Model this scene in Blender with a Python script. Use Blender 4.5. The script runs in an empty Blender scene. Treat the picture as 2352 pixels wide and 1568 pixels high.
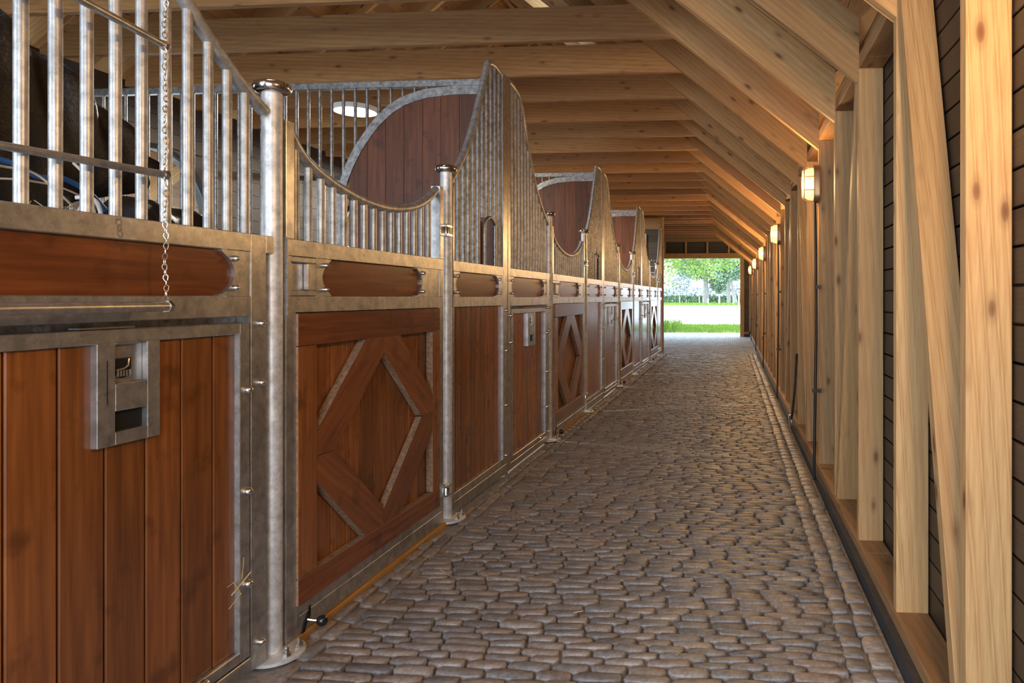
import bpy, bmesh, math, random
import numpy as np
from mathutils import Vector, Matrix, noise
random.seed(7); rng = np.random.default_rng(7)
S = bpy.context.scene; COL = S.collection
R = math.radians

# ---------------------------------------------------------------- camera, world, exposure
H = 1.25
cam = bpy.data.cameras.new('camera'); camo = bpy.data.objects.new('camera', cam); COL.objects.link(camo)
cam.sensor_width = 36; cam.lens = 1600 * 36 / 2352
cam.shift_x = (1176 - 1545) / 2352; cam.shift_y = (683 - 784) / 2352
camo.location = (0, 0, H); camo.rotation_euler = (R(90), 0, math.atan(135 / 1600)); cam.clip_end = 1000
S.camera = camo
W = bpy.data.worlds.new('sky'); S.world = W; W.use_nodes = True
wn = W.node_tree.nodes; wl = W.node_tree.links
wn['Background'].inputs['Strength'].default_value = 4.2
tc = wn.new('ShaderNodeTexCoord'); sp = wn.new('ShaderNodeSeparateXYZ'); rp = wn.new('ShaderNodeValToRGB')
wl.new(tc.outputs['Generated'], sp.inputs[0]); wl.new(sp.outputs['Z'], rp.inputs[0])
rp.color_ramp.elements[0].position = 0.0; rp.color_ramp.elements[0].color = (.82, .91, 1, 1)
rp.color_ramp.elements[1].position = .6; rp.color_ramp.elements[1].color = (.62, .80, 1, 1)
wl.new(rp.outputs[0], wn['Background'].inputs['Color'])
S.view_settings.view_transform = 'Standard'; S.view_settings.look = 'None'
S.view_settings.gamma = 1; S.view_settings.use_curve_mapping = False
S.view_settings.exposure = 0.72
S.cycles.use_denoising = True
S.cycles.max_bounces = 10; S.cycles.diffuse_bounces = 5; S.cycles.glossy_bounces = 4
S.cycles.sample_clamp_indirect = 6.0
LAMP_W = 15.0      # wall bulkhead lamps
CEIL_W = 70.0      # round ceiling lamps above the stalls

# ---------------------------------------------------------------- materials
def nt(name):
    m = bpy.data.materials.new(name); m.use_nodes = True
    return m, m.node_tree.nodes, m.node_tree.links, m.node_tree.nodes['Principled BSDF']
def plain(name, col, rough=.5, metal=0, emit=None, strength=0, coat=0):
    m, n, l, b = nt(name)
    b.inputs['Base Color'].default_value = (*col, 1); b.inputs['Roughness'].default_value = rough
    b.inputs['Metallic'].default_value = metal; b.inputs['Coat Weight'].default_value = coat
    if emit:
        b.inputs['Emission Color'].default_value = (*emit, 1); b.inputs['Emission Strength'].default_value = strength
    return m
def mapped(n, l, axis, along, cross):
    """object coordinates shifted by a random amount per object, squeezed along the grain"""
    t = n.new('ShaderNodeTexCoord'); o = n.new('ShaderNodeObjectInfo')
    mul = n.new('ShaderNodeMath'); mul.operation = 'MULTIPLY'; mul.inputs[1].default_value = 41.0
    l.new(o.outputs['Random'], mul.inputs[0])
    add = n.new('ShaderNodeVectorMath'); add.operation = 'ADD'
    l.new(t.outputs['Object'], add.inputs[0]); l.new(mul.outputs[0], add.inputs[1])
    mp = n.new('ShaderNodeVectorMath'); mp.operation = 'MULTIPLY'
    sc = [cross] * 3; sc[axis] = along; mp.inputs[1].default_value = sc
    l.new(add.outputs[0], mp.inputs[0])
    return mp.outputs[0], add.outputs[0], o.outputs['Random']
def ramp(n, l, src, stops):
    r = n.new('ShaderNodeValToRGB'); e = r.color_ramp.elements
    while len(e) < len(stops): e.new(.5)
    for i, (p, c) in enumerate(stops):
        e[i].position = p; e[i].color = (*c, 1) if len(c) == 3 else c
    l.new(src, r.inputs[0]); return r.outputs[0]
def mix(n, l, f, a, b, mode='MIX'):
    m = n.new('ShaderNodeMix'); m.data_type = 'RGBA'; m.blend_type = mode
    if isinstance(f, (int, float)): m.inputs[0].default_value = f
    else: l.new(f, m.inputs[0])
    for s, v in ((6, a), (7, b)):
        if isinstance(v, tuple): m.inputs[s].default_value = (*v, 1)
        else: l.new(v, m.inputs[s])
    return m.outputs[2]
def softwood(name, axis, light, dark, knot, rough=.62, var=.35, knots=True, ring=19, dist=9.0):
    m, n, l, b = nt(name)
    v, raw, rnd = mapped(n, l, axis, .055, 1.0)
    w = n.new('ShaderNodeTexWave'); w.wave_type = 'BANDS'; w.bands_direction = 'DIAGONAL'
    w.inputs['Scale'].default_value = ring; w.inputs['Distortion'].default_value = dist
    w.inputs['Detail'].default_value = 3; w.inputs['Detail Scale'].default_value = .22
    l.new(v, w.inputs['Vector'])
    nf = n.new('ShaderNodeTexNoise'); nf.inputs['Scale'].default_value = 130; nf.inputs['Detail'].default_value = 3; l.new(v, nf.inputs['Vector'])
    md_ = tuple(.12 * a + .88 * c for a, c in zip(light, dark))
    c1 = ramp(n, l, w.outputs['Fac'], [(0, light), (.6, tuple(.8 * a + .2 * c for a, c in zip(light, dark))), (.92, md_), (1, light)])
    c2 = ramp(n, l, nf.outputs[0], [(.4, light), (.62, md_)])
    col = mix(n, l, .4, c1, c2)
    nz = n.new('ShaderNodeTexNoise'); nz.inputs['Scale'].default_value = 9; nz.inputs['Detail'].default_value = 3; l.new(v, nz.inputs['Vector'])
    col = mix(n, l, ramp(n, l, nz.outputs[0], [(.35, (0, 0, 0)), (.7, (.55, .55, .55))]), col, dark)
    if knots:
        vo = n.new('ShaderNodeTexVoronoi'); vo.inputs['Scale'].default_value = 1
        mp = n.new('ShaderNodeVectorMath'); mp.operation = 'MULTIPLY'; sc = [10.5] * 3; sc[axis] = 4.2; mp.inputs[1].default_value = sc
        l.new(raw, mp.inputs[0]); l.new(mp.outputs[0], vo.inputs['Vector'])
        col = mix(n, l, ramp(n, l, vo.outputs['Distance'], [(.04, (1, 1, 1)), (.10, (.75, .75, .75)), (.13, (.35, .35, .35)), (.24, (0, 0, 0))]), col, knot)
    hsv = n.new('ShaderNodeHueSaturation'); l.new(col, hsv.inputs['Color'])
    mr = n.new('ShaderNodeMapRange'); l.new(rnd, mr.inputs[0]); mr.inputs[3].default_value = 1 - var; mr.inputs[4].default_value = 1 + var * .45
    l.new(mr.outputs[0], hsv.inputs['Value'])
    l.new(hsv.outputs[0], b.inputs['Base Color']); b.inputs['Roughness'].default_value = rough
    bp = n.new('ShaderNodeBump'); bp.inputs['Strength'].default_value = .12; bp.inputs['Distance'].default_value = .002
    l.new(w.outputs['Fac'], bp.inputs['Height']); l.new(bp.outputs[0], b.inputs['Normal'])
    return m
def hardwood(name, axis, a, c, rough=.24, var=.4, coat=.45):
    m, n, l, b = nt(name)
    v, raw, rnd = mapped(n, l, axis, .06, 1.0)
    n1 = n.new('ShaderNodeTexNoise'); n1.inputs['Scale'].default_value = 55; n1.inputs['Detail'].default_value = 3; l.new(v, n1.inputs['Vector'])
    n2 = n.new('ShaderNodeTexNoise'); n2.inputs['Scale'].default_value = 14; n2.inputs['Detail'].default_value = 3; l.new(v, n2.inputs['Vector'])
    n3 = n.new('ShaderNodeTexNoise'); n3.inputs['Scale'].default_value = 9; n3.inputs['Detail'].default_value = 4; l.new(raw, n3.inputs['Vector'])
    col = ramp(n, l, n1.outputs[0], [(.25, a), (.75, c)])
    col = mix(n, l, ramp(n, l, n2.outputs[0], [(.4, (0, 0, 0)), (.75, (.6, .6, .6))]), col, a)
    col = mix(n, l, ramp(n, l, n3.outputs[0], [(.57, (0, 0, 0)), (.72, (.55, .55, .55))]), col, tuple(x * .35 for x in a))
    hsv = n.new('ShaderNodeHueSaturation'); l.new(col, hsv.inputs['Color'])
    mr = n.new('ShaderNodeMapRange'); l.new(rnd, mr.inputs[0]); mr.inputs[3].default_value = 1 - var; mr.inputs[4].default_value = 1 + var
    l.new(mr.outputs[0], hsv.inputs['Value']); l.new(hsv.outputs[0], b.inputs['Base Color'])
    b.inputs['Roughness'].default_value = rough; b.inputs['Coat Weight'].default_value = coat; b.inputs['Coat Roughness'].default_value = .2
    bp = n.new('ShaderNodeBump'); bp.inputs['Strength'].default_value = .08; bp.inputs['Distance'].default_value = .001
    l.new(n1.outputs[0], bp.inputs['Height']); l.new(bp.outputs[0], b.inputs['Normal'])
    return m
def galvanised(name, a=(.34, .35, .36), c=(.62, .64, .65), rough=(.3, .5), metal=.85, scale=26):
    m, n, l, b = nt(name)
    t = n.new('ShaderNodeTexCoord')
    vo = n.new('ShaderNodeTexVoronoi'); vo.inputs['Scale'].default_value = scale * 2.2
    nz = n.new('ShaderNodeTexNoise'); nz.inputs['Scale'].default_value = scale; nz.inputs['Detail'].default_value = 6; nz.inputs['Roughness'].default_value = .65
    nb = n.new('ShaderNodeTexNoise'); nb.inputs['Scale'].default_value = 7; nb.inputs['Detail'].default_value = 4
    ad = n.new('ShaderNodeMix'); ad.data_type = 'VECTOR'; ad.inputs[0].default_value = .12
    l.new(t.outputs['Object'], ad.inputs[4]); l.new(nz.outputs['Color'], ad.inputs[5]); l.new(ad.outputs[1], vo.inputs['Vector'])
    l.new(t.outputs['Object'], nz.inputs['Vector']); l.new(t.outputs['Object'], nb.inputs['Vector'])
    col = ramp(n, l, nz.outputs[0], [(.3, a), (.68, c)])
    col = mix(n, l, .25, col, vo.outputs['Color'], 'SOFT_LIGHT')
    col = mix(n, l, ramp(n, l, nb.outputs[0], [(.58, (0, 0, 0)), (.74, (.5, .5, .5))]), col, tuple(x * .55 for x in a))
    hs = n.new('ShaderNodeHueSaturation'); hs.inputs['Saturation'].default_value = .15; l.new(col, hs.inputs['Color'])
    l.new(hs.outputs[0], b.inputs['Base Color']); b.inputs['Metallic'].default_value = metal
    mr = n.new('ShaderNodeMapRange'); mr.inputs[3].default_value = rough[0]; mr.inputs[4].default_value = rough[1]
    l.new(nb.outputs[0], mr.inputs[0]); l.new(mr.outputs[0], b.inputs['Roughness'])
    bp = n.new('ShaderNodeBump'); bp.inputs['Strength'].default_value = .25; bp.inputs['Distance'].default_value = .0015
    l.new(nz.outputs[0], bp.inputs['Height']); l.new(bp.outputs[0], b.inputs['Normal'])
    return m
def mottled(name, a, c, scale=8, rough=.8, bump=.3, bdist=.004, island=0, detail=6):
    m, n, l, b = nt(name)
    t = n.new('ShaderNodeTexCoord')
    nz = n.new('ShaderNodeTexNoise'); nz.inputs['Scale'].default_value = scale; nz.inputs['Detail'].default_value = detail; nz.inputs['Roughness'].default_value = .6
    l.new(t.outputs['Object'], nz.inputs['Vector'])
    col = ramp(n, l, nz.outputs[0], [(.3, a), (.7, c)])
    if island:
        src = None
        if island == 'object': src = n.new('ShaderNodeObjectInfo').outputs['Random']
        else: src = n.new('ShaderNodeNewGeometry').outputs['Random Per Island']
        tint = ramp(n, l, src, [(0, (.62, .60, .60)), (.3, (.92, .87, .84)), (.55, (.80, .80, .82)), (.78, (1.08, .98, .90)), (.92, (1.0, .84, .76)), (1, (1.25, 1.2, 1.12))])
        col = mix(n, l, 1.0, col, tint, 'MULTIPLY')
    l.new(col, b.inputs['Base Color']); b.inputs['Roughness'].default_value = rough
    if bump:
        bp = n.new('ShaderNodeBump'); bp.inputs['Strength'].default_value = bump; bp.inputs['Distance'].default_value = bdist
        l.new(nz.outputs[0], bp.inputs['Height']); l.new(bp.outputs[0], b.inputs['Normal'])
    return m

LL, LD, LK = (.55, .35, .16), (.33, .17, .06), (.16, .065, .022)
M_studx = softwood('larch_x', 0, LL, LD, LK)
M_studz = softwood('larch_z', 2, LL, LD, LK, var=.22)
M_rafter = softwood('larch_rafter', 0, (.60, .37, .16), (.36, .175, .058), LK)
M_joist = softwood('larch_joist', 0, (.52, .28, .10), (.27, .115, .033), LK, var=.42)
M_roofb = softwood('roof_board_wood', 1, (.45, .24, .09), (.27, .12, .04), LK, var=.4)
M_sill = softwood('sill_wood', 1, (.42, .23, .10), (.26, .125, .05), LK, var=.15)
M_thres = softwood('threshold_wood', 1, (.60, .33, .09), (.42, .19, .04), LK, var=.1, knots=False)
M_siding = softwood('dark_siding', 1, (.052, .033, .022), (.026, .016, .010), (.02, .012, .008), rough=.5, var=.4, knots=False, ring=40)
M_sidex = softwood('dark_siding_x', 0, (.075, .062, .05), (.04, .033, .028), (.02, .015, .01), rough=.6, var=.3, knots=False, ring=40)
M_plank = hardwood('red_hardwood_z', 2, (.17, .054, .013), (.36, .128, .031), var=.34)
M_railw = hardwood('red_hardwood_y', 1, (.115, .030, .009), (.27, .080, .022), var=.15)
M_diam = hardwood('red_hardwood_diamond', 1, (.13, .038, .012), (.32, .105, .030), rough=.3, var=.2)
M_part = hardwood('partition_hardwood', 2, (.085, .022, .008), (.21, .065, .020), rough=.5, var=.3, coat=.05)
M_galv = galvanised('galvanised_steel', (.34, .325, .32), (.61, .585, .57), rough=(.24, .44))
M_galvp = galvanised('galvanised_pipe', (.27, .285, .28), (.58, .60, .58), (.32, .5), .6, 30)
M_post = galvanised('galvanised_post', (.42, .46, .49), (.80, .86, .90), (.34, .55), .45, 30)
M_galvd = galvanised('weathered_galvanised', (.18, .16, .145), (.50, .46, .42), (.3, .55), .8, 34)
M_chrome = plain('polished_steel', (.75, .72, .69), .16, 1)
M_bolt = plain('zinc_bolt', (.72, .72, .70), .25, 1)
M_black = plain('black_plastic', (.012, .012, .013), .42)
M_knob = plain('black_ball_knob', (.012, .013, .018), .22, coat=.5)
M_slotshade = plain('painted_slot_shade', (.006, .005, .004), .9)  # near-black solid fill painting the shade inside slots
M_kerb = mottled('dark_kerb', (.018, .019, .021), (.045, .046, .05), 20, .7, .2)
M_cob = mottled('cobble_clay', (.155, .140, .132), (.36, .345, .34), 60, .40, .7, .004, island='geo')
M_cobo = mottled('cobble_clay_single', (.155, .140, .132), (.36, .345, .34), 60, .40, .7, .004, island='object')
M_sandj = mottled('joint_sand', (.22, .19, .17), (.42, .38, .35), 45, .95, .6, .004)
M_paver = mottled('grey_paver', (.26, .29, .32), (.42, .45, .48), 20, .75, .2, .002, island='geo')
M_field = mottled('pale_sand', (.80, .74, .68), (.92, .88, .84), .6, .95, 0)
M_grass = mottled('grass', (.09, .19, .012), (.20, .34, .03), 3, .8, 0, island='geo')
M_hedge = mottled('hedge_leaf', (.09, .18, .08), (.18, .30, .16), 2, .7, 0, island='geo')
M_leaf = mottled('tree_leaf', (.09, .20, .02), (.30, .46, .06), 2, .6, 0, island='geo')
M_leafp = mottled('far_leaf_haze', (.13, .24, .14), (.26, .40, .26), .5, .7, 0, island='geo')  # leaf green paled, distance haze put into the colour
M_leafh = mottled('distant_leaf_haze', (.38, .46, .47), (.46, .54, .54), .2, .8, 0, island='geo')  # paler still, heavier haze painted into the leaves
M_bark = mottled('bark', (.14, .14, .12), (.26, .25, .22), 3, .9, 0)
M_white = plain('white_paint', (.82, .84, .84), .5)
M_rug = mottled('dark_cover', (.004, .003, .002), (.014, .008, .004), 90, .33, .8, .004)
M_twine = plain('pale_twine', (.62, .50, .38), .7)
M_blue = plain('blue_strap', (.03, .12, .35), .5)
M_hay = plain('straw', (.62, .45, .20), .7)
M_edge = mottled('weathered_wood_edge', (.15, .085, .05), (.42, .30, .21), 55, .75, .4)
M_rope = mottled('black_white_rope', (.01, .01, .01), (.05, .05, .05), 30, .8, .4)
m, n, l, b = nt('lamp_glass')
b.inputs['Base Color'].default_value = (1, .80, .48, 1); b.inputs['Roughness'].default_value = .3
b.inputs['Emission Color'].default_value = (1, .58, .20, 1); b.inputs['Emission Strength'].default_value = 1.0
tr = n.new('ShaderNodeBsdfTransparent'); tr.inputs[0].default_value = (1, .86, .6, 1)
mx = n.new('ShaderNodeMixShader'); mx.inputs[0].default_value = .55
l.new(tr.outputs[0], mx.inputs[1]); l.new(b.outputs[0], mx.inputs[2]); l.new(mx.outputs[0], n['Material Output'].inputs['Surface'])
M_glass = m
M_bulb = plain('lit_bulb', (1, .9, .7), .5, emit=(1, .82, .52), strength=26)
M_disc = plain('ceiling_lamp_diffuser', (1, .97, .9), .5, emit=(1, .95, .84), strength=3.2)
M_bronze = plain('brass_lamp_housing', (.30, .19, .10), .35, .6)
m, n, l, b = nt('skylight_glass')
tr = n.new('ShaderNodeBsdfTransparent'); gl = n.new('ShaderNodeBsdfGlossy'); gl.inputs['Roughness'].default_value = .05
mx = n.new('ShaderNodeMixShader'); mx.inputs[0].default_value = .08
l.new(tr.outputs[0], mx.inputs[1]); l.new(gl.outputs[0], mx.inputs[2]); l.new(mx.outputs[0], n['Material Output'].inputs['Surface'])
M_pane = m

# ---------------------------------------------------------------- mesh helpers
def finish(bm, mat, name, smooth=None, bevel=0):
    if bevel: bmesh.ops.bevel(bm, geom=bm.edges[:], offset=bevel, segments=1, affect='EDGES', clamp_overlap=True)
    bmesh.ops.recalc_face_normals(bm, faces=bm.faces[:])
    me = bpy.data.meshes.new(name); bm.to_mesh(me); bm.free()
    if mat: me.materials.append(mat)
    if smooth is not None:
        for p in me.polygons: p.use_smooth = True
        me.set_sharp_from_angle(angle=R(smooth))
    return me
def place(name, me, parent=None, loc=(0, 0, 0), rot=None):
    o = bpy.data.objects.new(name, me); COL.objects.link(o); o.location = loc
    if rot: o.rotation_euler = rot
    if parent: o.parent = parent
    return o
def obj(name, bm, mat, parent=None, smooth=None, bevel=0, org=None):
    if org is not None: bmesh.ops.translate(bm, verts=bm.verts[:], vec=-Vector(org))
    return place(name, finish(bm, mat, name, smooth, bevel), parent)
def empty(name, loc):
    o = bpy.data.objects.new(name, None); COL.objects.link(o); o.location = loc; o.empty_display_size = .1
    return o
def tag(o, label, cat, group=None):
    o['label'] = label; o['category'] = cat
    if group: o['group'] = group
    return o
def struct(o): o['kind'] = 'structure'; return o
def B(x0, x1, y0, y1, z0, z1, bm=None):
    bm = bm or bmesh.new()
    v = [bm.verts.new((x, y, z)) for x in (x0, x1) for y in (y0, y1) for z in (z0, z1)]
    for f in ((0, 1, 3, 2), (4, 6, 7, 5), (0, 4, 5, 1), (2, 3, 7, 6), (0, 2, 6, 4), (1, 5, 7, 3)):
        bm.faces.new([v[i] for i in f])
    return bm
def prismX(poly, x0, x1, bm=None):          # poly of (y, z)
    bm = bm or bmesh.new()
    a = [bm.verts.new((x0, y, z)) for y, z in poly]; c = [bm.verts.new((x1, y, z)) for y, z in poly]
    bm.faces.new(a); bm.faces.new(c[::-1]); k = len(poly)
    for i in range(k): bm.faces.new((a[i], a[(i + 1) % k], c[(i + 1) % k], c[i]))
    return bm
def prismY(poly, y0, y1, bm=None):          # poly of (x, z)
    bm = bm or bmesh.new()
    a = [bm.verts.new((x, y0, z)) for x, z in poly]; c = [bm.verts.new((x, y1, z)) for x, z in poly]
    bm.faces.new(a); bm.faces.new(c[::-1]); k = len(poly)
    for i in range(k): bm.faces.new((a[i], a[(i + 1) % k], c[(i + 1) % k], c[i]))
    return bm
def catmull(P, n=6):
    P = [Vector(p) for p in P]; Q = [P[0] * 2 - P[1]] + P + [P[-1] * 2 - P[-2]]; out = []
    for i in range(1, len(Q) - 2):
        for k in range(n):
            t = k / n; a, b_, c, d = Q[i - 1:i + 3]
            out.append(.5 * ((2 * b_) + (c - a) * t + (2 * a - 5 * b_ + 4 * c - d) * t * t + (3 * b_ - a - 3 * c + d) * t ** 3))
    out.append(P[-1]); return out
def tube(pts, r, seg=12, bm=None, closed=False):
    bm = bm or bmesh.new(); pts = [Vector(p) for p in pts]; k = len(pts); rings = []; up = None
    for i, p in enumerate(pts):
        if closed: d = (pts[(i + 1) % k] - pts[i - 1]).normalized()
        else: d = (pts[min(i + 1, k - 1)] - pts[max(i - 1, 0)]).normalized()
        if up is None:
            up = Vector((1, 0, 0)) if abs(d.x) < .8 else Vector((0, 0, 1))
        up = (up - d * up.dot(d)).normalized(); s = d.cross(up); rr = r[i] if isinstance(r, (list, tuple)) else r
        rings.append([bm.verts.new(p + (up * math.cos(2 * math.pi * j / seg) + s * math.sin(2 * math.pi * j / seg)) * rr) for j in range(seg)])
    for i in range(k if closed else k - 1):
        a, c = rings[i], rings[(i + 1) % k]
        for j in range(seg): bm.faces.new((a[j], a[(j + 1) % seg], c[(j + 1) % seg], c[j]))
    if not closed: bm.faces.new(rings[0][::-1]); bm.faces.new(rings[-1])
    return bm
def lathe(prof, c=(0, 0, 0), seg=20, bm=None, mat=None):
    bm = bm or bmesh.new(); c = Vector(c); rings = []
    mat = mat or Matrix.Identity(3)
    for r, z in prof:
        if r < 1e-6: rings.append([bm.verts.new(c + mat @ Vector((0, 0, z)))])
        else: rings.append([bm.verts.new(c + mat @ Vector((r * math.cos(2 * math.pi * j / seg), r * math.sin(2 * math.pi * j / seg), z))) for j in range(seg)])
    for a, d in zip(rings, rings[1:]):
        for j in range(seg):
            f = [a[j % len(a)], a[(j + 1) % len(a)], d[(j + 1) % len(d)], d[j % len(d)]]
            f = list(dict.fromkeys(f))
            if len(f) > 2: bm.faces.new(f)
    for q, e in ((rings[0], 1), (rings[-1], 0)):
        if len(q) > 1: bm.faces.new(q[::-1] if e else q)
    return bm
TOX = Matrix(((0, 0, 1), (0, 1, 0), (-1, 0, 0)))      # local z points along +x
def dome(y, z, x, r=.0085, bm=None):                   # a domed bolt head facing the corridor
    r *= 1.3
    return lathe([(r, 0), (r, .009), (r * .85, .015), (r * .45, .020), (0, .0215)], (x, y, z), 12, bm, TOX)
def dup(o, parent=None):
    c = o.copy(); COL.objects.link(c); c.parent = parent
    for ch in o.children: dup(ch, c)
    return c

# ================================================================ SETTING
P = 3.685; XF = -1.573; XB = -1.625; XP = -1.60
YE = 15.82          # end of the stalls
YW = 22.1           # far gable
Y0 = -1.6
XL = -5.3
XS, XO = .60, .715  # stud depth
SL = .81; ZF = 2.275; XR_ = -2.9; ang = math.atan(SL)
JZ = 3.10
# ---- floor with cobbles
floor_bm = bmesh.new()
nx = 60
g = bmesh.ops.create_grid(floor_bm, x_segments=40, y_segments=200, size=.5)
for v in floor_bm.verts:
    v.co.x = XL + (v.co.x + .5) * (XO + .01 - XL); v.co.y = Y0 + (v.co.y + .5) * (15.5 - Y0)
    v.co.z = -.013 + .004 * noise.noise(Vector((v.co.x * 4, v.co.y * 4, 0)))
floor = struct(obj('floor', floor_bm, M_sandj))
def cobble_mesh(L, Wd, seed):
    rd = random.Random(seed); N = 12; vs = []; fs = []
    prof = [(1.0, -.014), (1.0, -.003), (.95, .0045), (.84, .0072)]
    e = 5.5; jit = [1 + rd.uniform(-.045, .035) for _ in range(N)]; tilt = (rd.uniform(-.05, .05), rd.uniform(-.09, .09)); bend = rd.uniform(-.004, .004)
    for s, z in prof:
        for j in range(N):
            a = 2 * math.pi * (j + .5) / N; ca, sa = math.cos(a), math.sin(a)
            r = (abs(ca) ** e + abs(sa) ** e) ** (-1 / e) * jit[j]
            inx = L / 2 - (1 - s) * .02 if True else 0
            x = ca * r * (L / 2 - (1 - s) * Wd * .55); y = sa * r * Wd / 2 * (s if s < 1 else 1)
            y += bend * math.cos(x / L * 3)
            vs.append((x, y, z + (x * tilt[0] + y * tilt[1] if s < 1 else 0) + rd.uniform(-.0008, .0008)))
    vs.append((0, 0, .0088)); n_ = len(prof)
    for i in range(n_ - 1):
        for j in range(N): fs.append((i * N + j, i * N + (j + 1) % N, (i + 1) * N + (j + 1) % N, (i + 1) * N + j))
    for j in range(N): fs.append(((n_ - 1) * N + j, (n_ - 1) * N + (j + 1) % N, len(vs) - 1))
    return vs, fs
VAR = [cobble_mesh(1.0 * .138, .0545, i) for i in range(14)]
VMESH = []
for i, (vs, fs) in enumerate(VAR):
    me = bpy.data.meshes.new('cobble'); me.from_pydata(vs, [], fs); me.materials.append(M_cobo)
    for p in me.polygons: p.use_smooth = True
    VMESH.append(me)
spots = []
y = 1.35
while y < 15.46:
    pitch = random.uniform(.045, .056); x = -1.43 + random.uniform(-.03, .03) ; drift = random.uniform(-.006, .006)
    while x < .352:
        Lk = random.choice((.11, .125, .135, .142, .15, .16, .17)); Lk = min(Lk, .40 - x)
        if Lk > .06:
            yy = y + pitch / 2 + .006 * math.sin(x * 2.2 + y * .8) + drift * x * .6
            spots.append((x + Lk / 2, yy, random.uniform(-.002, .0035), (Lk - .006) / .138, (pitch - .003) / .0545, random.gauss(0, .022)))
        x += Lk
    y += pitch
yy = 1.35
for xc, wd in ((-1.475, .062), (-1.535, .05)):
    yy = 1.35 + random.uniform(0, .1)
    while yy < 15.4:
        Lk = random.uniform(.12, .165)
        if xc < -1.5 and any(abs(yy + Lk / 2 - (q + P * k)) < .13 for q in (2.309, 3.8) for k in range(4)): yy += Lk; continue
        spots.append((xc + random.uniform(-.006, .006), yy + Lk / 2, random.uniform(-.004, .002), (Lk - .006) / .138, wd / .0545 * .93, R(90) + random.gauss(0, .03))); yy += Lk
for xc in (.425, .510):
    yy = 1.35 + (0 if xc < .45 else .05)
    while yy < 15.4:
        Lk = random.uniform(.075, .13)
        spots.append((xc + random.uniform(-.004, .004), yy + Lk / 2, random.uniform(-.003, .003), (.082 if Lk < 0 else Lk - .006) / .138, .080 / .0545, R(90) + random.gauss(0, .03))); yy += Lk
def fy(s): return s[1] + .25 * abs(s[0])
vis = sorted([s for s in spots if s[1] > 2.24 + (-.045 * s[0])], key=fy)
near = vis[:300]; nearset = set(map(id, near))
for i, (x, y, z, sx, sy, rz) in enumerate(near):
    o = place('cobble', VMESH[i % 14], floor, (x, y, z), (0, 0, rz)); o.scale = (sx, sy, 1)
VV, FF, off = [], [], 0
varr = [np.array(v) for v, f in VAR]
for i, s in enumerate(spots):
    if id(s) in nearset: continue
    x, y, z, sx, sy, rz = s; k = random.randrange(14); v = varr[k] * (sx, sy, 1)
    c, sn = math.cos(rz), math.sin(rz)
    v = np.stack([v[:, 0] * c - v[:, 1] * sn + x, v[:, 0] * sn + v[:, 1] * c + y, v[:, 2] + z], 1)
    VV.append(v); FF += [tuple(q + off for q in f) for f in VAR[k][1]]; off += len(v)
me = bpy.data.meshes.new('cobble_field'); me.from_pydata(np.concatenate(VV).tolist(), [], FF); me.materials.append(M_cob)
me.polygons.foreach_set('use_smooth', [True] * len(me.polygons))
o = place('cobble_field', me, floor); o['kind'] = 'stuff'
# ---- grey pavers by the far doorway
bm = B(XL, XO, 15.5, 24.6, -.10, -.012); struct(obj('floor', bm, M_kerb))
pv = S.objects['floor.001'] if 'floor.001' in S.objects else None
bm = bmesh.new()
yy = 15.53; r_ = 0
while yy < 24.5:
    xx = XL + (.0 if r_ % 2 else .05)
    while xx < (XS - .03 if yy < YW else 3.5) and xx < 3.4:
        if xx > -3.6: B(xx, xx + .104, yy, yy + .203, -.016, .004 + random.uniform(-.0012, .0012), bm)
        xx += .1135
    yy += .213; r_ += 1
o = obj('paver_field', bm, M_paver, pv); o['kind'] = 'stuff'
# ---- outdoors: ground, grass
bm = bmesh.new(); v = [bm.verts.new(c) for c in ((-160, 24.5, -.03), (160, 24.5, -.03), (160, 400, -.03), (-160, 400, -.03))]; bm.faces.new(v)
v = [bm.verts.new(c) for c in ((-160, -40, -.06), (160, -40, -.06), (160, 24.5, -.06), (-160, 24.5, -.06))]; bm.faces.new(v)
struct(obj('ground', bm, M_field))
def leaves(name, centers, n_, size, mat, parent=None, flat=False, up=False):
    """a cloud of small folded leaves filling ellipsoids (cx,cy,cz,rx,ry,rz)"""
    tot = sum(c[3] * c[4] * c[5] for c in centers); V = []
    for c in centers:
        k = max(8, int(n_ * c[3] * c[4] * c[5] / tot))
        d = rng.normal(size=(k, 3)); d /= np.linalg.norm(d, axis=1)[:, None]
        rr = rng.uniform(.35, 1, (k, 1)) ** .6
        V.append(d * rr * np.array(c[3:6]) + np.array(c[:3]))
    V = np.concatenate(V); k = len(V)
    a = rng.normal(size=(k, 3)); a /= np.linalg.norm(a, axis=1)[:, None]
    if up: a = a * .35 + (0, 0, 1)
    b_ = np.cross(a, rng.normal(size=(k, 3))); b_ /= np.linalg.norm(b_, axis=1)[:, None]
    s = size * rng.uniform(.6, 1.2, (k, 1)); w = .28 if not up else .06
    q = np.stack([V - a * s * .5, V + b_ * s * w, V + a * s * .5, V - b_ * s * w], 1).reshape(-1, 3)
    me = bpy.data.meshes.new(name); me.from_pydata(q.tolist(), [], [(i * 4, i * 4 + 1, i * 4 + 2, i * 4 + 3) for i in range(k)])
    me.materials.append(mat); o = place(name, me, parent); o['kind'] = 'stuff'; return o
gr = bmesh.new()
rd = random.Random(3); gv = []; gf = []
def blades(x0, x1, y0, y1, n_, h, w):
    for _ in range(n_):
        x = rd.uniform(x0, x1); y = rd.uniform(y0, y1); e = min(1, (y - y0) / 1.2, (y1 - y) / 3 + .15)
        if rd.random() > e + .15: continue
        hh = h * rd.uniform(.4, 1.1); dx = rd.uniform(-.5, .5) * hh; i = len(gv)
        gv.extend([(x - w, y, -.03), (x + w, y, -.03), (x + dx, y + rd.uniform(-.2, .2) * hh, hh)]); gf.append((i, i + 1, i + 2))
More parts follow.
